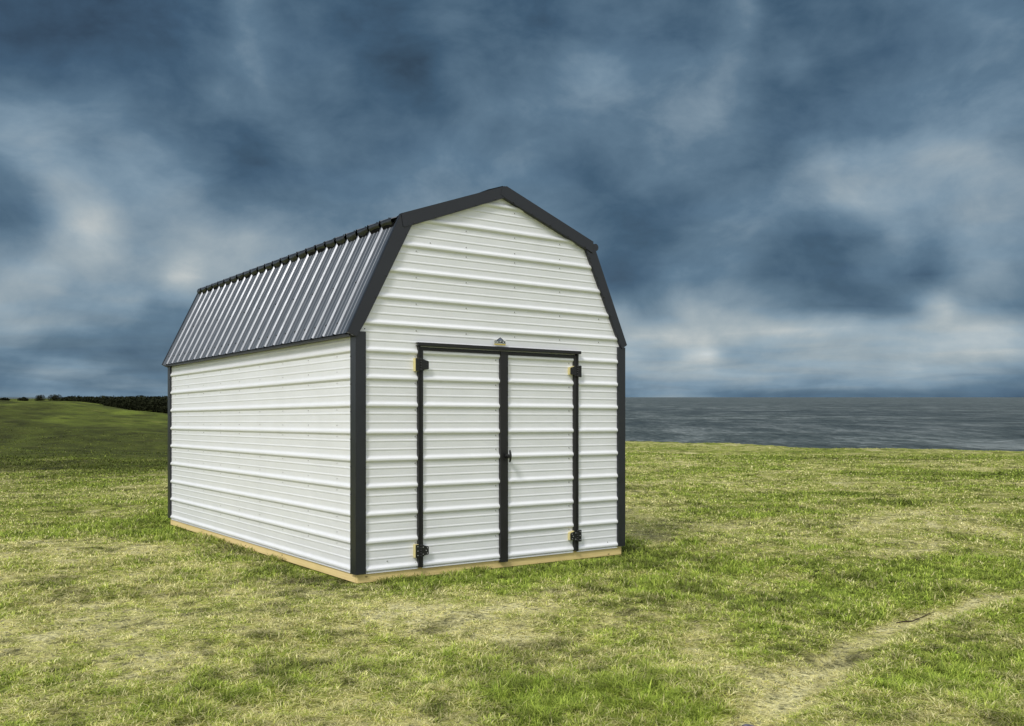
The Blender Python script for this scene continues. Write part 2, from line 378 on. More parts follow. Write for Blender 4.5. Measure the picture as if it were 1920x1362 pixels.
# gable trim: closed band round the gambrel outline, wrapped a little over the roof
def gable_band(y_front, y_in, flip_y=False):
    # outer and inner outline, left eave tip to right eave tip
    outer = [(-.100, 1.975), (.392, 3.005), (PX, 3.392), (SW-.410, 3.000), (SW+.040, 2.010)]
    inner = [(-.018, 1.938), (.062, 2.068), (.500, 2.917), (PX-.008, 3.281), (SW-.500, 2.917), (SW-.090, 2.083), (SW-.030, 1.968)]
    pieces = [([outer[0], outer[1], (.500, 2.917), (.062, 2.068), (-.018, 1.938)], 'lo'),
              ([(.392, 3.005), (PX-.001, 3.392), (PX-.008, 3.281), (.500, 2.917), (.412, 2.892)], 'up'),
              ([(SW-.410, 3.0), (SW+.040, 2.010), (SW-.030, 1.968), (SW-.090, 2.083), (SW-.500, 2.917)], 'lo'),
              ([(PX-.03, 3.381), (PX+.02, 3.392), (SW-.410, 3.0), (SW-.420, 2.885), (SW-.50, 2.917), (PX-.008, 3.281), (PX-.052, 3.307)], 'up')]
    for n, (poly, kind) in enumerate(pieces):
        mb = MB()
        d = {0: .0, 1: .006, 2: .0, 3: .009}[n]
        ya, yb = y_front - d, -.001 + 0*d
        if flip_y: poly = poly[::-1]
        a0, a1 = (ya, yb) if not flip_y else (SL - ya, SL - yb)
        mb.prism(poly, 'y', min(a0, a1), max(a0, a1), 0, .0025)
        # flange lying over the roof sheet
        seg = {0: (outer[0], outer[1]), 1: (outer[1], outer[2]), 2: (outer[4], outer[3]), 3: (outer[3], outer[2])}[n]
        p, q = Vector(seg[0]), Vector(seg[1]); t_ = (q-p).normalized(); nn = Vector((-t_.y, t_.x))
        if n >= 2: nn = -nn
        vs = []; steps = 9; fl = .115
        for i in range(steps+1):
            f = i/steps
            y = ya + .004 + f*fl
            drop = -.004 - .034*f*f*(1.0 if n in (0, 2) else .6)
            yy = y if not flip_y else SL - y
            for pt in (p, q): c = pt + nn*drop; vs.append((c.x, yy, c.y))
        mb.add(vs, [(2*i, 2*i+1, 2*i+3, 2*i+2) for i in range(steps)], 1, True)
        if kind == 'lo':
            a, b_ = (Vector(poly[3]), Vector(poly[2])) if n == 0 else (Vector(poly[3]), Vector(poly[4]))
        else:
            a, b_ = Vector((.5, 2.917)), Vector((PX-.008, 3.281))
            if n == 3: a = Vector((SW-.5, 2.917))
        if not flip_y:
            for i in range(5):
                c = a.lerp(b_, (i+.12)/4.6); c = c + (Vector((PX, 2.0))-c).normalized()*-.012
                mb.screw((c.x, ya-.0002, c.y), (0, -1, 0), .0048, 2)
        mb.build('gable_trim', [m_trim, m_roof, m_screwd], shed)
gable_band(-.034, 0); gable_band(-.034, 0, True)

ROFF = .232
# roof panels: ribs run up the slope
def roof_panel(name, x0, z0, x1, z1, ya, yb, side, screws):
    """sheet from low edge (x0,z0) to high edge (x1,z1); ribs spaced along Y; normal to the outside"""
    p, q = Vector((x0, z0)), Vector((x1, z1)); t_ = (q-p); ln = t_.length; t_.normalize()
    nn = Vector((-t_.y, t_.x)) if side > 0 else Vector((t_.y, -t_.x))
    ys = []; y = ya; k = -1
    while ya + k*RIB < yb:
        for dz_, o in [(-.029,0), (-.026,.0008), (-.022,.003), (-.013,.0135), (-.0105,.0165), (-.007,.0182), (0,.019), (.007,.0182), (.0105,.0165), (.013,.0135), (.022,.003), (.026,.0008), (.029,0), (.072,0), (.076,.003), (.083,.003), (.087,0), (.140,0), (.144,.003), (.151,.003), (.155,0)]:
            yy = ya + k*RIB + ROFF + dz_
            if ya + .06 < yy < yb: ys.append((yy, o))
        k += 1
    ys = [(ya, 0)] + ys + [(yb, 0)]
    mb = MB(); vs = []; nr = 8
    for yy, o in ys:
        for i in range(nr+1):
            c = p + t_*ln*i/nr + nn*o; vs.append((c.x, yy, c.y))
    fs = []
    for j in range(len(ys)-1):
        for i in range(nr):
            a = j*(nr+1)+i; fs.append((a, a+nr+1, a+nr+2, a+1) if side < 0 else (a, a+1, a+nr+2, a+nr+1))
    mb.add(vs, fs, 0, False)
    kk = 0
    for k in range(int((yb-ya)/RIB)+1):
        yy = ya + k*RIB + ROFF
        for d, every, dy_ in screws:
            if k % every == 0 and yy + dy_ < yb-.05:
                c = p + t_*d + nn*(.019 if dy_ == 0 else .0003); mb.screw((c.x, yy+dy_, c.y), (nn.x, 0, nn.y), .0062, 1)
    o = mb.build(name, [m_roof, m_screwd], shed)
    return o
Y0, Y1 = .035, SL-.035
LE, LK = (-.078, 1.972), (.408, 2.985)
UK, UP = (.352, 2.962), (PX, 3.368)
roof_panel('roof_panel', LE[0], LE[1], LK[0], LK[1], Y0, Y1, 1, [(.10, 1, 0), (.105, 3, .022+.01), (.50, 2, 0)])
roof_panel('roof_panel', SW-LE[0]-.05, LE[1]+.04, SW-LK[0], LK[1], Y0, Y1, -1, [(.10, 1, 0), (.50, 2, 0)])
roof_panel('roof_panel', UK[0], UK[1]+.008, UP[0], UP[1], Y0, Y1, 1, [(.10, 1, 0)])
roof_panel('roof_panel', SW-UK[0], UK[1]+.008, UP[0], UP[1], Y0, Y1, -1, [(.10, 1, 0)])
# ridge cap
mb = MB(); vs = [(PX-.16, y, 3.345) for y in (0, SL)] + [(PX, y, 3.400) for y in (0, SL)] + [(PX+.16, y, 3.345) for y in (0, SL)]
mb.add(vs, [(0, 1, 3, 2), (2, 3, 5, 4)]); mb.build('ridge_cap', m_roof, shed)
# underside of the eave and dark drip edge
for s_ in (0, 1):
    fx = (lambda x: x) if not s_ else (lambda x: SW-.0-x)
    mb = MB()
    def bx(xa, xb, *a, **k): mb.box(min(fx(xa), fx(xb)), max(fx(xa), fx(xb)), *a, **k)
    bx(-.070 + .03*s_, -.002, .004, SL-.004, 1.948, 1.966)
    mb.build('eave_flashing', m_door_trim, shed)
# closure tabs: the upper sheet's end folded down between the ribs over the knee
for s_ in (0, 1):
    mb = MB(); k = 0
    while Y0 + ROFF + (k-1)*RIB < Y1:
        ya = Y0 + ROFF + (k-1)*RIB + random.uniform(.018, .030); yb = min(Y0 + ROFF + k*RIB - random.uniform(.016, .028), Y1)
        ya = max(ya, Y0 + .001); k += 1
        if yb - ya < .03: continue
        cols = 6; rows = 5; vs = []
        hgt = .055 + .022*random.random(); bulge = random.uniform(.002, .022); skew = random.uniform(-.014, .014)
        for i in range(rows+1):
            f = i/rows
            for j in range(cols+1):
                g = j/cols
                x = .352 - .010*math.sin(f*math.pi) - bulge*math.sin(g*math.pi)*f + .030*f*f
                z = 2.982 - hgt*f - .012*f*math.sin(g*math.pi*2 + k) * .4
                vs.append((x if not s_ else SW-x, ya + (yb-ya)*g + skew*f, z))
        fs = []
        for i in range(rows):
            for j in range(cols):
                a = i*(cols+1)+j; q = (a, a+1, a+cols+2, a+cols+1); fs.append(q if not s_ else q[::-1])
        mb.add(vs, fs, 0, True)
        mb.add([(x if not s_ else SW-x, y, z) for x, y, z in [(.358, ya, 2.936), (.372, ya, 2.900), (.44, ya, 2.94), (.44, ya, 2.975), (.358, yb, 2.936), (.372, yb, 2.900), (.44, yb, 2.94), (.44, yb, 2.975)]],
               [(0,1,5,4), (1,2,6,5), (2,3,7,6), (0,4,7,3), (0,3,2,1), (4,5,6,7)], 1)
    mb.build('knee_flashing', [m_trim, m_foam], shed)
    # rounded end of the flashing beyond the gable
    for yy, d in ((0, -1), (SL, 1)):
        if (s_ == 0 and yy == 0): continue
        mb = MB(); x = .385 if not s_ else SW-.330
        ya, yb = (yy + .02, yy + .14) if d < 0 else (yy - .06, yy + .035)
        pts = [(x, ya + (yb-ya)*i/5, 2.962 + .0*i) for i in range(6)]
        mb.tube(pts, [.036, .038, .038, .038, .037, .036] if d < 0 else [.034, .036, .038, .038, .034, .022], 14); mb.build('flashing_end', m_trim, shed)

# header over the doors: Z-shaped rail with drip
mb = MB()
mb.box(.553, 2.360, -.046, -.001, 1.893, 1.896); mb.box(.553, 2.360, -.049, -.046, 1.893, 1.921); mb.box(.553, 2.360, -.0455, -.001, 1.918, 1.921)
mb.box(.60, 2.31, .001, .028, 1.879, 1.8925)
mb.build('door_header', m_door_trim, shed)
# jambs
for xa, xb in ((.566, .5885), (DR+.003, 2.343)):
    mb = MB(); mb.box(xa, xb, -.030, .03, -.012, 1.892, 0, .002)
    xm = (xa+xb)/2
    mb.box(xm-.0015, xm+.0015, -.034, -.0301, -.010, 1.88)
    for k in range(9): mb.screw((xm+.006, -.0302, .1+k*.215), (0, -1, 0), .003, 1)
    mb.build('door_jamb', [m_door_trim, m_screwd], shed)

# doors
def door(x0, x1, left):
    mb = MB(); wall_sheet(mb, -.014, 1.866, x0, x1, yoff=-.002)
    xs = x1-.035 if left else x1-.045
    for k in range(1, 9): mb.screw((xs, -.0023, k*RIB-.028), (0, -1, 0), .0048, 1)
    mb.screw((xs, -.0023, 4*RIB+.075), (0, -1, 0), .0048, 1)
    mb.add([(x0, .04, -.014), (x1, .04, -.014), (x1, .04, 1.866), (x0, .04, 1.866)], [(0, 3, 2, 1)])
    d = mb.build('door', [m_white, m_screw], shed)
    mb = MB()
    if left: mb.box(.5915, .6135, -.028, .03, -.013, 1.878, 0, .002)
    else: mb.box(2.290, DR, -.028, .03, -.008, 1.878, 0, .002)
    mb.build('edge_trim', m_door_trim, d)
    mb = MB()
    if left: mb.box(.614, 1.4235, -.024, .03, 1.856, 1.878, 0, .002)
    else: mb.box(1.5085, 2.2895, -.024, .03, 1.852, 1.8775, 0, .002)
    mb.build('top_trim', m_door_trim, d)
    mb = MB()
    if left: mb.box(.614, 1.4235, -.012, -.003, -.024, -.0145)
    else: mb.box(1.5085, 2.2895, -.012, -.003, -.024, -.0145)
    mb.build('bottom_lip', m_white, d)
    if left:
        mb = MB(); mb.box(1.424, 1.5080, -.030, .0, -.044, 1.882, 0, .003)
        for z in (.15, .38, .60, .85, 1.06, 1.29, 1.52, 1.74, 1.86): mb.screw((1.494, -.0302, z), (0, -1, 0), .0035, 1)
        mb.build('centre_strip', [m_door_trim, m_screwd], d)
    return d
dl = door(DL+.024, DC0-.001, True)
dr = door(DC1+.001, DR-.029, False)
def hinge(parent, z, left, low):
    s = 1 if left else -1
    X = lambda a: (.530 + a) if left else (2.371 - a)
    def bx(mb, a, b_, y0, y1, z0, z1, mi=0, bev=0): mb.box(min(X(a), X(b_)), max(X(a), X(b_)), y0, y1, z0, z1, mi, bev)
    # wooden packing piece on the far-from-pin end
    mb = MB()
    if left: bx(mb, 0, .034, -.036, -.0005, z-.056, z+.056, 0, .001)
    else: mb.prism([(X(.141), z-.034), (X(.141), z+.036), (X(.084), z+.050), (X(.084), z-.036)], 'y', -.032, -.0025)
    mb.build('packing_block', m_ply, parent)
    mb = MB()
    if left: bx(mb, .004, .044, -.042, -.0365, z-.055, z+.055, 0, .001)
    else: bx(mb, .0, .046, -.040, -.034, z-.057, z+.055, 0, .001)
    bx(mb, .046, .086, -.042, -.0345, z-.050, z+.048, 0, .001)
    # tapered leaf
    poly = [(X(.0865), z-.042), (X(.126), z-.037), (X(.132), z-.031), (X(.132), z+.029), (X(.126), z+.034), (X(.0865), z+.044)]
    if not left: poly = [(X(.0865), z-.038), (X(.128), z-.036), (X(.136), z-.030), (X(.136), z+.026), (X(.128), z+.032), (X(.0865), z+.046)]
    mb.prism(poly, 'y', -.041, -.0355, 0, .0008)
    # knuckle
    kx = X(.052)
    for i in range(5):
        mb.tube([(kx, -.0455, z-.055 + i*.022+.0008), (kx, -.0455, z-.055 + (i+1)*.022-.0008)], .0068, 12)
    for a, dz_ in ((.022, .038), (.022, 0), (.022, -.038), (.075, .03), (.075, -.03), (.105, 0), (.118, .022), (.118, -.024)):
        if not left and a < .03: a = .02
        mb.screw((X(a), -.0412, z+dz_), (0, -1, 0), .0032, 1 if low else 0)
    mb.build('hinge', [m_black, m_screw], parent)
hinge(dl, 1.729, True, False); hinge(dl, .131, True, True); hinge(dr, 1.727, False, False); hinge(dr, .136, False, True)
# handle: rose, cam stem and upright T-bar
mb = MB()
hx, hz = 1.490, .924
mb.tube([(hx, -.0283, hz), (hx, -.034, hz)], .027, 20); mb.tube([(hx, -.034, hz), (hx, -.040, hz)], [.022, .018], 20)
mb.tube([(hx, -.038, hz), (hx, -.066, hz)], .017, 14); mb.tube([(hx, -.064, hz), (hx, -.088, hz)], [.013, .014], 14)
mb.tube([(hx-.001, -.080, hz-.052), (hx, -.086, hz-.035), (hx, -.091, hz-.012), (hx, -.092, hz), (hx, -.091, hz+.014), (hx, -.086, hz+.038), (hx-.001, -.080, hz+.055)],
        [.0075, .0095, .0108, .0120, .0108, .0095, .0075], 12)
mb.box(hx-.034, hx-.012, -.034, -.0285, hz-.035, hz+.03, 0, .001)
mb.build('handle', m_black, dl)

# maker's badge above the doors
mb = MB(); bxo = 1.350; bw = .136; bz = 1.932; yb_ = -.0230
mb.prism([(bxo, bz), (bxo+bw, bz), (bxo+bw, bz+.054), (bxo+bw*.78, bz+.056), (bxo+bw*.52, bz+.082), (bxo+bw*.26, bz+.058), (bxo, bz+.058)], 'y', yb_-.003, yb_, 0, .0008)
badge = mb.build('badge', m_badge, shed)
mb = MB(); y_ = yb_-.0045
mb.prism([(bxo+bw*.24, bz+.046), (bxo+bw*.80, bz+.046), (bxo+bw*.80, bz+.050), (bxo+bw*.52, bz+.0765), (bxo+bw*.24, bz+.050)], 'y', y_, yb_-.0031)
mb.build('house_outline', m_navy, badge)
mb = MB(); mb.prism([(bxo+bw*.31, bz+.048), (bxo+bw*.72, bz+.048), (bxo+bw*.52, bz+.069)], 'y', y_-.001, y_-.0001); mb.build('house_gable', m_grey, badge)
mb = MB(); mb.box(bxo+.006, bxo+bw-.006, y_, yb_-.0031, bz+.005, bz+.017); mb.build('banner', m_gold, badge)
cu = bpy.data.curves.new('lettering', 'FONT'); cu.body = 'STOR-MOR'; cu.size = .036; cu.extrude = .0006; cu.align_x = 'CENTER'; cu.space_character = .92
cu.offset = .0006
to = bpy.data.objects.new('tmp_text', cu); COL.objects.link(to)
bpy.context.view_layer.update()
me = bpy.data.meshes.new_from_object(to.evaluated_get(bpy.context.evaluated_depsgraph_get())); bpy.data.objects.remove(to)
wtxt = max(v.co.x for v in me.vertices) - min(v.co.x for v in me.vertices); sc = (bw-.012)/wtxt
me.transform(Matrix.Translation((bxo+bw/2, y_-.0004, bz+.020)) @ Matrix.Rotation(R(90), 4, 'X') @ Matrix.Diagonal((sc, 1.0, 1, 1)))
me.materials.clear(); me.materials.append(m_navy)
lt = bpy.data.objects.new('lettering', me); COL.objects.link(lt); lt.parent = badge

# ------------------------------------------------------------------ terrain
def hash2(ix, iy, seed):
    n = (ix.astype(np.int64)*374761393 + iy.astype(np.int64)*668265263 + seed*1442695041) & 0xffffffff
    n = ((n ^ (n >> 13)) * 1274126177) & 0xffffffff
    return ((n ^ (n >> 16)) & 0xffff) / 65535.0
def vnoise(x, y, seed=0):
    ix = np.floor(x); iy = np.floor(y); fx = x-ix; fy = y-iy
    fx = fx*fx*fx*(fx*(fx*6-15)+10); fy = fy*fy*fy*(fy*(fy*6-15)+10)
    a = hash2(ix, iy, seed); b_ = hash2(ix+1, iy, seed); c = hash2(ix, iy+1, seed); d = hash2(ix+1, iy+1, seed)
    return (a*(1-fx)+b_*fx)*(1-fy) + (c*(1-fx)+d*fx)*fy
def fbm(x, y, octv=4, seed=0, gain=.5):
    s = 0; a = 1; tot = 0
    for i in range(octv):
        s = s + a*vnoise(x*2**i + 17.3*i, y*2**i - 9.1*i, seed+i*31); tot += a; a *= gain
    return s/tot
def ss(a, b_, x): t_ = np.clip((x-a)/(b_-a), 0, 1); return t_*t_*(3-2*t_)
SLOPE = math.tan(PITCH)
EDGE = [(-80, 120), (0, 62), (30, 29), (40, 21.9), (44, 18.2), (48.4, 14.9), (56.4, 12.3), (62.6, 7.4), (80, -2), (110, -14), (200, -24), (420, -60)]
def x_edge(y):
    e = np.interp(y, [p[0] for p in EDGE], [p[1] for p in EDGE])
    return e + (fbm(y*.35, y*0+3.3, 3, 5)-.5)*2.2
def cam_ground(cx, cy):      # shed footprint test in shed coordinates
    X = (cx+1.2798)*cT + (cy-7.7348)*sT; Y = -(cx+1.2798)*sT + (cy-7.7348)*cT
    ddx = np.maximum(np.maximum(-X, X-SW), 0); ddy = np.maximum(np.maximum(-Y, Y-SL), 0)
    return np.hypot(ddx, ddy), X, Y
TRACK = [(.98, 3.3), (1.04, 4.15), (1.38, 4.65), (1.99, 5.47), (2.65, 6.29), (4.1, 7.5), (6.5, 9.0), (12, 11.5)]
def track_d(x, y):
    best = np.full(np.shape(x), 1e9); side = np.zeros(np.shape(x))
    for (ax, ay), (bx_, by_) in zip(TRACK, TRACK[1:]):
        vx, vy = bx_-ax, by_-ay; L2 = vx*vx+vy*vy
        t_ = np.clip(((x-ax)*vx + (y-ay)*vy)/L2, 0, 1)
        d = np.hypot(x-ax-t_*vx, y-ay-t_*vy); sgn = np.sign((x-ax)*vy - (y-ay)*vx)
        side = np.where(d < best, sgn, side); best = np.minimum(best, d)
    return best, side
def height(x, y):
    x = np.asarray(x, float); y = np.asarray(y, float)
    h = -SLOPE*y
    # the hill on the left
    t_ = ss(24, 78, y)
    xc = x*78/np.maximum(y, 78)
    crest = np.interp(xc, [-160, -80, -52, -43, -40, -36, -34, -30.6, -28.4, -22, -10, 20], [1.2, 1.0, .90, .82, .86, .78, .45, -.05, -.32, -1.0, -1.9, -2.6])
    hill = crest + 0*x
    far = ss(78, 120, y)*np.interp(x, [-160, -60, -47, -40, -30, -10], [.2, .08, .05, 0, 0, 0])
    back = -ss(190, 360, y)*6.0
    wmask = 1 - ss(-16, -4, x)
    h = h*(1 - t_*wmask) + hill*t_*wmask + far*wmask + back
    # gentle lumps
    d, _, _ = cam_ground(x, y); flat = ss(.15, 2.2, d)
    lum = (fbm(x*.42+5, y*.42, 3, 9)-.5)*.15 + (fbm(x*1.5, y*1.5+4, 3, 12)-.5)*.055
    big = (fbm(x*.09+1, y*.09, 3, 21)-.5)*.9*ss(14, 40, y)*(1-.75*ss(0, 10, x))
    h = h + lum*flat + big
    hol = (fbm(x*6, y*6, 2, 44)-.5)*.020
    h = h + hol*ss(.02, .5, d) - .026*np.exp(-(d/.30)**2)
    # worn track: shallow trough with a small bank on its right
    td, sd_ = track_d(x, y)
    h = h - .045*np.exp(-(td/.17)**2) + .035*np.exp(-((td-.30)/.12)**2)*(sd_ > 0)
    h = h - .06*np.exp(-(((x-1.86)/.16)**2 + ((y-5.25)/.14)**2))
    # cliff to the sea
    c = x - x_edge(y)
    h = h - .25*ss(-3.0, 0, c)*(0) - 17*ss(.0, 6.0, c) - 1.0*ss(5, 30, c)
    return h
BL = lambda x, y, cx, cy, rx, ry: np.exp(-(((x-cx)/rx)**2 + ((y-cy)/ry)**2))
def dryness(x, y):
    """0 = lush green, 1 = straw"""
    n = fbm(x*.55+2, y*.42, 3, 61)*.75 + fbm(x*2.6, y*2.1, 3, 71)*.65 + fbm(x*11, y*9, 3, 81)*.65
    v = (n/2.05-.5)*2.7 + .42
    v += .42*BL(x, y, -3.6, 7.4, 2.2, 2.6) + .30*BL(x, y, -.3, 6.4, 1.5, .7) + .22*BL(x, y, -1.9, 5.0, .9, .8) + .20*BL(x, y, -5.5, 12, 3.5, 3.5)
    v -= .50*BL(x, y, .25, 4.6, .75, .75) + .30*BL(x, y, -1.1, 5.1, .45, .3) + .40*BL(x, y, 2.2, 4.9, .8, .7) + .30*BL(x, y, 2.0, 6.9, 1.3, .6) + .34*BL(x, y, 4.2, 8.5, 1.8, 1.0)
    d, X, Y = cam_ground(x, y)
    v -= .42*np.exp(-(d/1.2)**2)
    v -= .55*BL(x, y, 4.05, 15.7, .35, .35) + .5*BL(x, y, 5.9, 17.2, 1.2, .6) + .5*BL(x, y, 6.4, 14.9, 1.5, .45) + .45*BL(x, y, 12, 23.5, 3.2, 1.6) + .4*BL(x, y, 3.2, 12.9, .6, .3) + .35*BL(x, y, 9.0, 34, 4, 1.5) + .35*BL(x, y, 14, 34, 3, 1.5)
    v += .25*BL(x, y, 6, 20.5, 4, 2.5) + .2*BL(x, y, 7, 12, 3, 1.2)
    v -= .55*ss(26, 42, y)*(1-ss(-14, -4, x))
    td, s_ = track_d(x, y)
    wd = .10 + .15*BL(x, y, 1.7, 5.0, .6, .6)
    v += (.32+.85*fbm(x*4, y*4, 3, 19))*np.exp(-(td/wd)**2)
    return np.clip(v, 0, 1)
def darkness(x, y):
    """dark tussocks, plus painted shade: cloud shadow on the hill, contact shade at the shed"""
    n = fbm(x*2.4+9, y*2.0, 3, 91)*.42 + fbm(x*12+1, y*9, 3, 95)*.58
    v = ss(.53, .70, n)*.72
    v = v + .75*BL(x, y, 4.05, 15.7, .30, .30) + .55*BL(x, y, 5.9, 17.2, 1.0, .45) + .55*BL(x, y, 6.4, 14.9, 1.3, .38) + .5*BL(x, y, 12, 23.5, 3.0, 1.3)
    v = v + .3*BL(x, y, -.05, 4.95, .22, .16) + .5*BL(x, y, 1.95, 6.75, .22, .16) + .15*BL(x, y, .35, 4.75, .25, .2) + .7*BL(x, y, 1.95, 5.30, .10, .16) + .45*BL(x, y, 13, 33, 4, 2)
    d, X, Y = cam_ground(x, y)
    v = v + .55*np.exp(-(d/.55)**2)*(.35+.65*ss(.35, .6, fbm(x*3, y*3, 2, 33)))  # contact shade round the shed base, painted into the grass colour
    hill = ss(9, 38, y + 9*(fbm(x*.22, y*.16, 3, 15)-.5))*(1-ss(-12, -3, x))  # cloud shadow over the left hill, painted into the grass colour
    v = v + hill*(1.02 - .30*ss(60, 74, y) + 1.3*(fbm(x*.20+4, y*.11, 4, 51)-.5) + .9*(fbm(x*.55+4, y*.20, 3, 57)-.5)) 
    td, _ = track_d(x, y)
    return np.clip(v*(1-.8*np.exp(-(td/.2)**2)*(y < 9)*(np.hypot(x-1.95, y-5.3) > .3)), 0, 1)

def axis(segs):
    out = []
    for a, b_, st in segs: out += list(np.arange(a, b_, st))
    out.append(segs[-1][1]); return np.array(out)
gx = axis([(-420, -120, 12), (-120, -60, 2.5), (-60, -14, .6), (-14, -6, .22), (-6, 7, .055), (7, 24, .22), (24, 60, 1.2), (60, 180, 6)])
gy = axis([(-90, -10, 5), (-10, 3, .5), (3, 11, .055), (11, 24, .16), (24, 66, .42), (66, 140, 1.0), (140, 430, 8)])
GX, GY = np.meshgrid(gx, gy)
GZ = height(GX, GY)
nx_, ny_ = len(gx), len(gy)
def grid_mesh(name, X, Y, Z, mat, attrs):
    ny2, nx2 = X.shape
    me = bpy.data.meshes.new(name)
    me.vertices.add(nx2*ny2); me.vertices.foreach_set('co', np.stack([X, Y, Z], -1).astype(np.float32).ravel())
    idx = np.arange(nx2*ny2).reshape(ny2, nx2)
    q = np.stack([idx[:-1, :-1], idx[:-1, 1:], idx[1:, 1:], idx[1:, :-1]], -1).reshape(-1, 4)
    me.loops.add(q.size); me.loops.foreach_set('vertex_index', q.ravel().astype(np.int32))
    me.polygons.add(len(q)); me.polygons.foreach_set('loop_start', (np.arange(len(q))*4).astype(np.int32))
    me.update(calc_edges=True); me.polygons.foreach_set('use_smooth', np.ones(len(q), bool))
    for k, a in attrs.items():
        at = me.attributes.new(k, 'FLOAT', 'POINT'); at.data.foreach_set('value', a.astype(np.float32).ravel())
    me.materials.append(mat)
    o = bpy.data.objects.new(name, me); COL.objects.link(o); return o

m_ground, t, b, _ = new_mat('turf_ground')
gpos = t.new('ShaderNodeNewGeometry').outputs['Position']
dry = t.new('ShaderNodeAttribute', attribute_name='dry').outputs['Fac']
drk = t.new('ShaderNodeAttribute', attribute_name='rough').outputs['Fac']  # tussocks together with the painted hill and shed-base shade
rock = t.new('ShaderNodeAttribute', attribute_name='rock').outputs['Fac']
nf = t.noise(gpos, 26, 5, .68); nm = t.noise(gpos, 6.5, 5, .6); nl = t.noise(t.vmath('MULTIPLY', gpos, (.6, 1, 1)), 1.1, 5, .6)
dd = t.math('ADD', dry, t.math('MULTIPLY', t.math('SUBTRACT', t.math('ADD', nf, t.math('ADD', nm, nl)), 1.5), 1.3), clamp=True)
G_LUSH, G_MID, G_STRAW = (.20, .26, .035), (.36, .38, .085), (.64, .59, .25)
gc = t.ramp(dd, [(0, G_LUSH), (.45, G_MID), (.85, G_STRAW), (1, (.76, .70, .36))])
mott = t.noise(t.vmath('MULTIPLY', gpos, (.5, .28, 1)), 1.6, 6, .68)
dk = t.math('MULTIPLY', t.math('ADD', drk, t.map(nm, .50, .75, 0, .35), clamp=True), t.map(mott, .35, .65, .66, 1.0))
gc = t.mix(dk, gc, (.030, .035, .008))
gc = t.mix(t.math('MULTIPLY', t.map(nf, .47, .60), .75), gc, (.055, .058, .022))
rk = t.noise(t.vmath('MULTIPLY', gpos, (1, 1, 3)), 1.5, 6, .6)
gc = t.mix(rock, gc, t.ramp(rk, [(.3, (.05, .045, .035)), (.7, (.20, .17, .12))]))
setp(t, b, Base_Color=gc, Roughness=.95, Specular_IOR_Level=.12, Normal=bump(t, nf, .6, .03, bump(t, nm, .7, .10, bump(t, nl, .5, .3))))
cE = GX - x_edge(GY)
rockA = ss(.1, .8, cE + (fbm(GX*.8, GY*.8, 3, 7)-.5)*1.5)
ground = grid_mesh('ground', GX, GY, GZ, m_ground, {'dry': dryness(GX, GY), 'rough': darkness(GX, GY), 'rock': rockA})  # 'rough' holds tussocks plus the painted hill and shed-base shade
tag(ground, kind='structure')

# ------------------------------------------------------------------ sea
SEA = -12.0
m_sea, t, b, _ = new_mat('sea_water')
gp = t.new('ShaderNodeNewGeometry').outputs['Position']
st = t.vmath('MULTIPLY', gp, (1.0, .30, 1))
wa = t.noise(st, .42, 6, .62, .5); wb = t.noise(t.vmath('MULTIPLY', gp, (1, .38, 1)), .055, 5, .6, .4); wc = t.noise(st, .9, 4, .6)
wd_ = t.noise(t.vmath('MULTIPLY', gp, (.5, 1, 1)), .0045, 4, .6)
sc_ = t.ramp(t.math('ADD', t.math('MULTIPLY', wa, .45), t.math('MULTIPLY', wb, .55)), [(.37, (.026, .036, .033)), (.50, (.10, .120, .112)), (.62, (.30, .33, .32))])
sc_ = t.mix(t.map(wd_, .38, .62, .55, 0), sc_, (.035, .045, .050))
foam = t.math('MULTIPLY', t.map(wa, .66, .72), t.map(wb, .5, .62))
sc_ = t.mix(foam, sc_, (.45, .47, .47))
setp(t, b, Base_Color=sc_, Roughness=.42, IOR=1.33, Specular_IOR_Level=.16, Normal=bump(t, wb, 1.0, 9.0, bump(t, wa, 1.0, 2.6, bump(t, wc, .8, .5))))
r_ = [0, 60, 140, 300, 700, 1600, 4000, 10000, 30000, 90000]
vs = []; fs = []; n = 96
for rr in r_[1:]:
    for k in range(n): a = 2*math.pi*k/n; vs.append((rr*math.cos(a), rr*math.sin(a), SEA))
for i in range(len(r_)-2):
    for k in range(n): fs.append((i*n+k, (i+1)*n+k, (i+1)*n+(k+1) % n, i*n+(k+1) % n))
mb = MB(); mb.add(vs, fs); sea = mb.build('sea', m_sea); tag(sea, kind='structure')

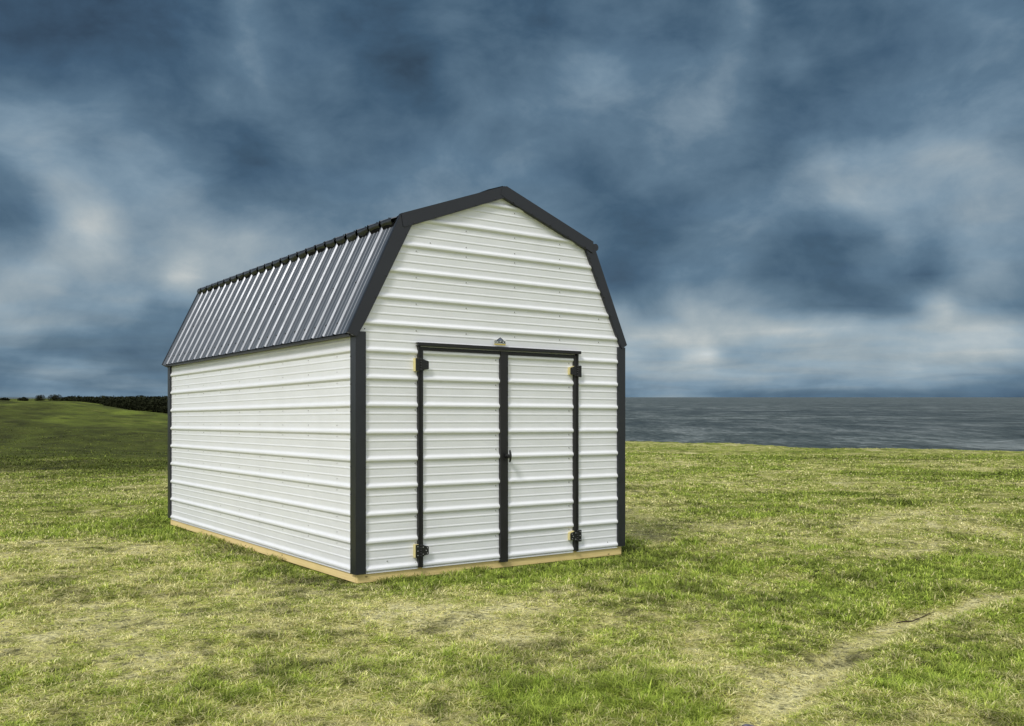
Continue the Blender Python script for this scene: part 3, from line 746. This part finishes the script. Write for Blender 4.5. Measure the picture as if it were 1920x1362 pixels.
# ------------------------------------------------------------------ grass blades
def pick(c, f): return c[0]*(1-f) + c[1]*f
def make_grass(N, smin, smax, seed, p=1.2):
    g = np.random.default_rng(seed)
    u = g.random(N); s = (smin**(-p+1) + u*(smax**(-p+1) - smin**(-p+1)))**(1/(1-p)) if p != 1 else smin*(smax/smin)**u
    th = (g.random(N)-.5)*2*R(35)
    x = s*np.sin(th); y = s*np.cos(th)
    # gather into tufts
    cx_ = np.round(x/.055 + g.normal(0, .25, N)); cy_ = np.round(y/.055 + g.normal(0, .25, N))
    jx = hash2(cx_, cy_, 3)-.5; jy = hash2(cx_, cy_, 4)-.5
    cl = g.random(N) < .55
    cs = np.clip(s/5, 1, 4)
    x = np.where(cl, (cx_+jx)*.055 + g.normal(0, .010, N)*cs, x); y = np.where(cl, (cy_+jy)*.055 + g.normal(0, .010, N)*cs, y)
    d, X, Y = cam_ground(x, y)
    keep = (d > .012) & (x < x_edge(y)-.05)
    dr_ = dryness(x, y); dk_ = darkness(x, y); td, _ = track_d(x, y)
    keep &= g.random(N) > .35*np.exp(-(td/.12)**2)*(y < 9)
    keep &= g.random(N) > .15*dr_
    x, y, s, dr_, dk_, d = [a[keep] for a in (x, y, s, dr_, dk_, d)]; n_ = len(x)
    z = height(x, y) - .006
    S = np.clip(s/4.6, .9, 9)
    tall = fbm(x*1.4, y*1.4, 2, 77)
    hgt = (.014 + .021*g.random(n_))*(.75 + .85*(1-dr_))*(.6+.8*tall)*(1+.25*dk_)*S**.12*(.55+.9*fbm(x*13, y*13, 2, 66))
    tuft = BL(x, y, -1.1, 5.1, .35, .22) + BL(x, y, .25, 4.7, .6, .4)*.7 + BL(x, y, 2.1, 5.05, .5, .45)*.6
    hgt *= 1 + .45*tuft
    edge_t = ss(.50, .68, fbm(x*3.1+3, y*3.1, 3, 29))
    hgt = np.minimum(hgt*(1+.9*edge_t*(d < .25)), .014 + .055*edge_t + .16*np.clip(d, 0, 1))
    wid = .0019*S**.95*(.8+.6*g.random(n_))
    a = g.random(n_)*2*np.pi; lean = (.45 + 1.9*g.random(n_)**1.1)*(.8+.9*dr_)
    fx, fy = np.cos(a), np.sin(a); px_, py_ = -fy, fx
    L = hgt; up1 = L*.55/np.sqrt(1+lean**2*.3); out1 = L*.35*lean; up2 = L/np.sqrt(1+lean**2); out2 = L*lean*.95
    V = np.empty((n_, 5, 3), np.float32)
    V[:, 0] = np.stack([x-px_*wid, y-py_*wid, z], -1); V[:, 1] = np.stack([x+px_*wid, y+py_*wid, z], -1)
    V[:, 2] = np.stack([x+fx*out1+px_*wid*.85, y+fy*out1+py_*wid*.85, z+up1], -1); V[:, 3] = np.stack([x+fx*out1-px_*wid*.85, y+fy*out1-py_*wid*.85, z+up1], -1)
    V[:, 4] = np.stack([x+fx*out2, y+fy*out2, z+up2], -1)
    # blade colour: each blade is either green or dead straw, by patch
    isdry = g.random(n_) < np.clip(dr_*1.05-.04, .03, .97)*(1-.85*np.clip(dk_, 0, 1)*(s > 15))
    v1 = g.random((n_, 1)); v2 = g.random((n_, 1))
    lush = np.array([[.21, .31, .035]])*(1-v1) + np.array([[.53, .62, .11]])*v1
    oliv = np.array([[.32, .36, .06]])*(1-v1) + np.array([[.62, .63, .16]])*v1
    green = lush*(1-dr_[:, None]) + oliv*dr_[:, None]
    straw = np.array([[.58, .53, .19]])*(1-v1) + np.array([[.95, .89, .46]])*v1
    col = np.where(isdry[:, None], straw, green)
    tv = hash2(cx_[keep], cy_[keep], 8)[:, None]
    col = col*np.where(isdry[:, None], .72+.5*tv, .50+.85*tv)*(1-.68*dk_[:, None])  # dk_ brings the painted hill and shed-base shade into the blades
    Cc = np.ones((n_, 5, 4), np.float32); Cc[:, :, :3] = col[:, None, :]
    return V, Cc
parts = [make_grass(760000, 3.6, 40, 5, 1.35), make_grass(60000, 16, 62, 6, 1.0)]
V = np.concatenate([p[0] for p in parts]); Cc = np.concatenate([p[1] for p in parts]); nb = len(V)
me = bpy.data.meshes.new('grass'); me.vertices.add(nb*5); me.vertices.foreach_set('co', V.ravel())
base_i = (np.arange(nb)*5)[:, None]
loops = np.concatenate([base_i + np.array([[0, 1, 2, 3]]), base_i + np.array([[3, 2, 4]])], 1).astype(np.int32)
me.loops.add(nb*7); me.loops.foreach_set('vertex_index', loops.ravel())
ls = np.stack([np.arange(nb)*7, np.arange(nb)*7+4], 1).astype(np.int32)
me.polygons.add(nb*2); me.polygons.foreach_set('loop_start', ls.ravel()); me.update(calc_edges=True)
at = me.color_attributes.new('blade', 'FLOAT_COLOR', 'POINT'); at.data.foreach_set('color', Cc.ravel())
m_grass, t, b, out = new_mat('grass_blade')
bc = t.new('ShaderNodeAttribute', attribute_name='blade').outputs['Color']
setp(t, b, Base_Color=bc, Roughness=.6, Specular_IOR_Level=.2)
tr = t.new('ShaderNodeBsdfTranslucent', {'Color': bc})
mx = t.new('ShaderNodeMixShader', {0: .28, 1: b.outputs[0], 2: tr.outputs[0]}); t.l.new(mx.outputs[0], out.inputs[0])
me.materials.append(m_grass)
grass = bpy.data.objects.new('grass', me); COL.objects.link(grass)
tag(grass, 'short mixed green and straw coloured grass blades covering the lawn round the shed', 'grass', kind='stuff')

# ------------------------------------------------------------------ scrub on the hill
m_leaf, t, b, out = new_mat('dark_scrub_leaf')
oi = t.noise(t.new('ShaderNodeNewGeometry').outputs['Position'], 1.4, 4, .6)
lc = t.ramp(oi, [(.3, (.009, .011, .006)), (.7, (.030, .034, .016))])
setp(t, b, Base_Color=lc, Roughness=.9, Specular_IOR_Level=.05)
m_bark, t, b, out = new_mat('scrub_bark'); setp(t, b, Base_Color=t.mix(t.noise(t.new('ShaderNodeTexCoord').outputs['Object'], 9), (.03,.024,.018), (.07,.055,.04)), Roughness=.95)
def leaf_cloud(centers, radii, n, size, seed, floor=None):
    g = np.random.default_rng(seed); centers = np.array(centers); radii = np.array(radii)
    w = (radii.prod(1))**.66; k = g.choice(len(centers), n, p=w/w.sum())
    d = g.normal(size=(n, 3)); d /= np.linalg.norm(d, axis=1)[:, None]
    rr = g.random(n)**.28
    P = centers[k] + d*rr[:, None]*radii[k]
    if floor is not None: P[:, 2] = np.maximum(P[:, 2], floor(P[:, 0], P[:, 1]) + .03)
    a1 = g.normal(size=(n, 3)); a1 /= np.linalg.norm(a1, axis=1)[:, None]
    a2 = np.cross(a1, g.normal(size=(n, 3))); a2 /= np.linalg.norm(a2, axis=1)[:, None]
    s = size*(.6+.8*g.random(n))[:, None]
    V = np.stack([P-a1*s, P-a2*s*.5, P+a1*s, P+a2*s*.5], 1)
    return V.reshape(-1, 3).tolist(), [(4*i, 4*i+1, 4*i+2, 4*i+3) for i in range(n)]
def shrub(name, label, x, y, w, h, boxy, seed, group='dark shrubs standing on the hill skyline'):
    root = bpy.data.objects.new(name, None); COL.objects.link(root); z = float(height(x, y)); root.location = (x, y, z)
    tag(root, label, 'shrub', group)
    g = np.random.default_rng(seed)
    cs, rs = [], []
    nb_ = max(3, int(w/h*3))
    for i in range(nb_):
        fx_ = (i+.5)/nb_-.5
        cs.append((fx_*w*.8, g.normal(0, .1), h*(.5 if boxy else .45+.15*math.cos(fx_*3)) + g.normal(0, .03))); rs.append((w/nb_*.95, h*.5, h*(.48 if boxy else .42)))
    v, f = leaf_cloud(cs, rs, int(900*max(1, w)), .055, seed)
    mb = MB(); mb.add(v, f); mb.build('foliage', m_leaf, root)
    mb = MB()
    for i in range(5):
        bx_ = (i/4-.5)*w*.5
        mb.tube([(bx_*.4, 0, -.15), (bx_*.7, 0, h*.3), (bx_, g.normal(0, .05), h*.75)], [.035, .022, .008], 6)
    mb.build('stem', m_bark, root)
    return root
YS = 108.0
def at_px(u, yy): return (u-960)/1757*yy
shrub('shrub', 'low dark shrub on the hill skyline at the left edge of the view', at_px(8, YS), YS, 1.3, .60, False, 1)
shrub('shrub', 'small rounded dark shrub, second from the left on the hill skyline', at_px(43, YS), YS, 1.2, .62, False, 2)
shrub('shrub', 'square-topped dark shrub standing alone beside the bright gap in the skyline', at_px(74.5, YS), YS, 1.05, .95, True, 3)
shrub('shrub', 'flat-topped dark shrub just left of the long dark thicket', at_px(104, YS), YS, 1.5, .95, True, 4)
# thicket reading as one mass
g = np.random.default_rng(77); cs = []; rs = []
for i in range(150):
    u = g.uniform(128, 420); yy = g.uniform(88, 118); x = at_px(u, yy)
    top = EYE + (745-744.5+g.normal(0, 1.0))/1757*yy
    z = float(height(x, yy)); hh = max(.5, top - z)
    f0 = (u-128)/190
    if yy < 102 and u < 196: continue
    cs.append((x, yy, z + hh*.5)); rs.append((g.uniform(.8, 1.7), g.uniform(.8, 1.6), hh*.52))
v, f = leaf_cloud(cs, rs, 42000, .12, 78, height)
mb = MB(); mb.add(v, f); th_ = mb.build('thicket', m_leaf)
tag(th_, 'long dark thicket of scrub along the brow of the hill behind the shed', 'thicket', kind='stuff')

# ------------------------------------------------------------------ small things in the grass
m_twig = dark_mat('weathered_twig', (.05, .035, .022), .8, .2)
mb = MB(); pts = []
for i in range(9):
    f = i/8; x = 2.56 + .45*f + .012*math.sin(f*7); y = 6.20 + .45*f + .010*math.sin(f*9+1)
    pts.append((x, y, float(height(x, y)) + .018 + .008*math.sin(f*6)))
mb.tube(pts, [.003, .0045, .005, .005, .0045, .0045, .004, .0035, .002], 8)
mb.tube([pts[2], (pts[2][0]-.02, pts[2][1]+.05, pts[2][2]+.012)], [.004, .0015], 6)
tg = mb.build('twig', m_twig); tag(tg, 'thin dark twig lying along the worn dry track at the right', 'twig')
m_stone, t, b, _ = new_mat('dark_stone')
oc = t.new('ShaderNodeTexCoord').outputs['Object']; nn_ = t.noise(oc, 22, 5, .65)
setp(t, b, Base_Color=t.ramp(nn_, [(.3, (.05, .05, .07)), (.7, (.20, .18, .21))]), Roughness=.85, Normal=bump(t, nn_, .6, .02))
def stone(x, y, rx, ry, rz, label, seed):
    g = np.random.default_rng(seed); bm = bmesh.new(); bmesh.ops.create_icosphere(bm, subdivisions=3, radius=1)
    ph = g.random(6)*6
    for v in bm.verts:
        c = v.co; k = 1 + .16*math.sin(3*c.x+ph[0])*math.sin(3.3*c.y+ph[1]) + .10*math.sin(7*c.z+ph[2]+4*c.x) + .05*math.sin(13*c.y+ph[3])
        v.co = Vector((c.x*rx*k, c.y*ry*k, c.z*rz*k))
    mb = MB(); mb.bm(bm, 0, True); o = mb.build('stone', m_stone); o.location = (x, y, float(height(x, y)) + .002)
    tag(o, label, 'stone'); return o
stone(1.075, 4.21, .055, .040, .028, 'dark purplish stone half sunk in the bare patch at the bottom of the photo', 5)
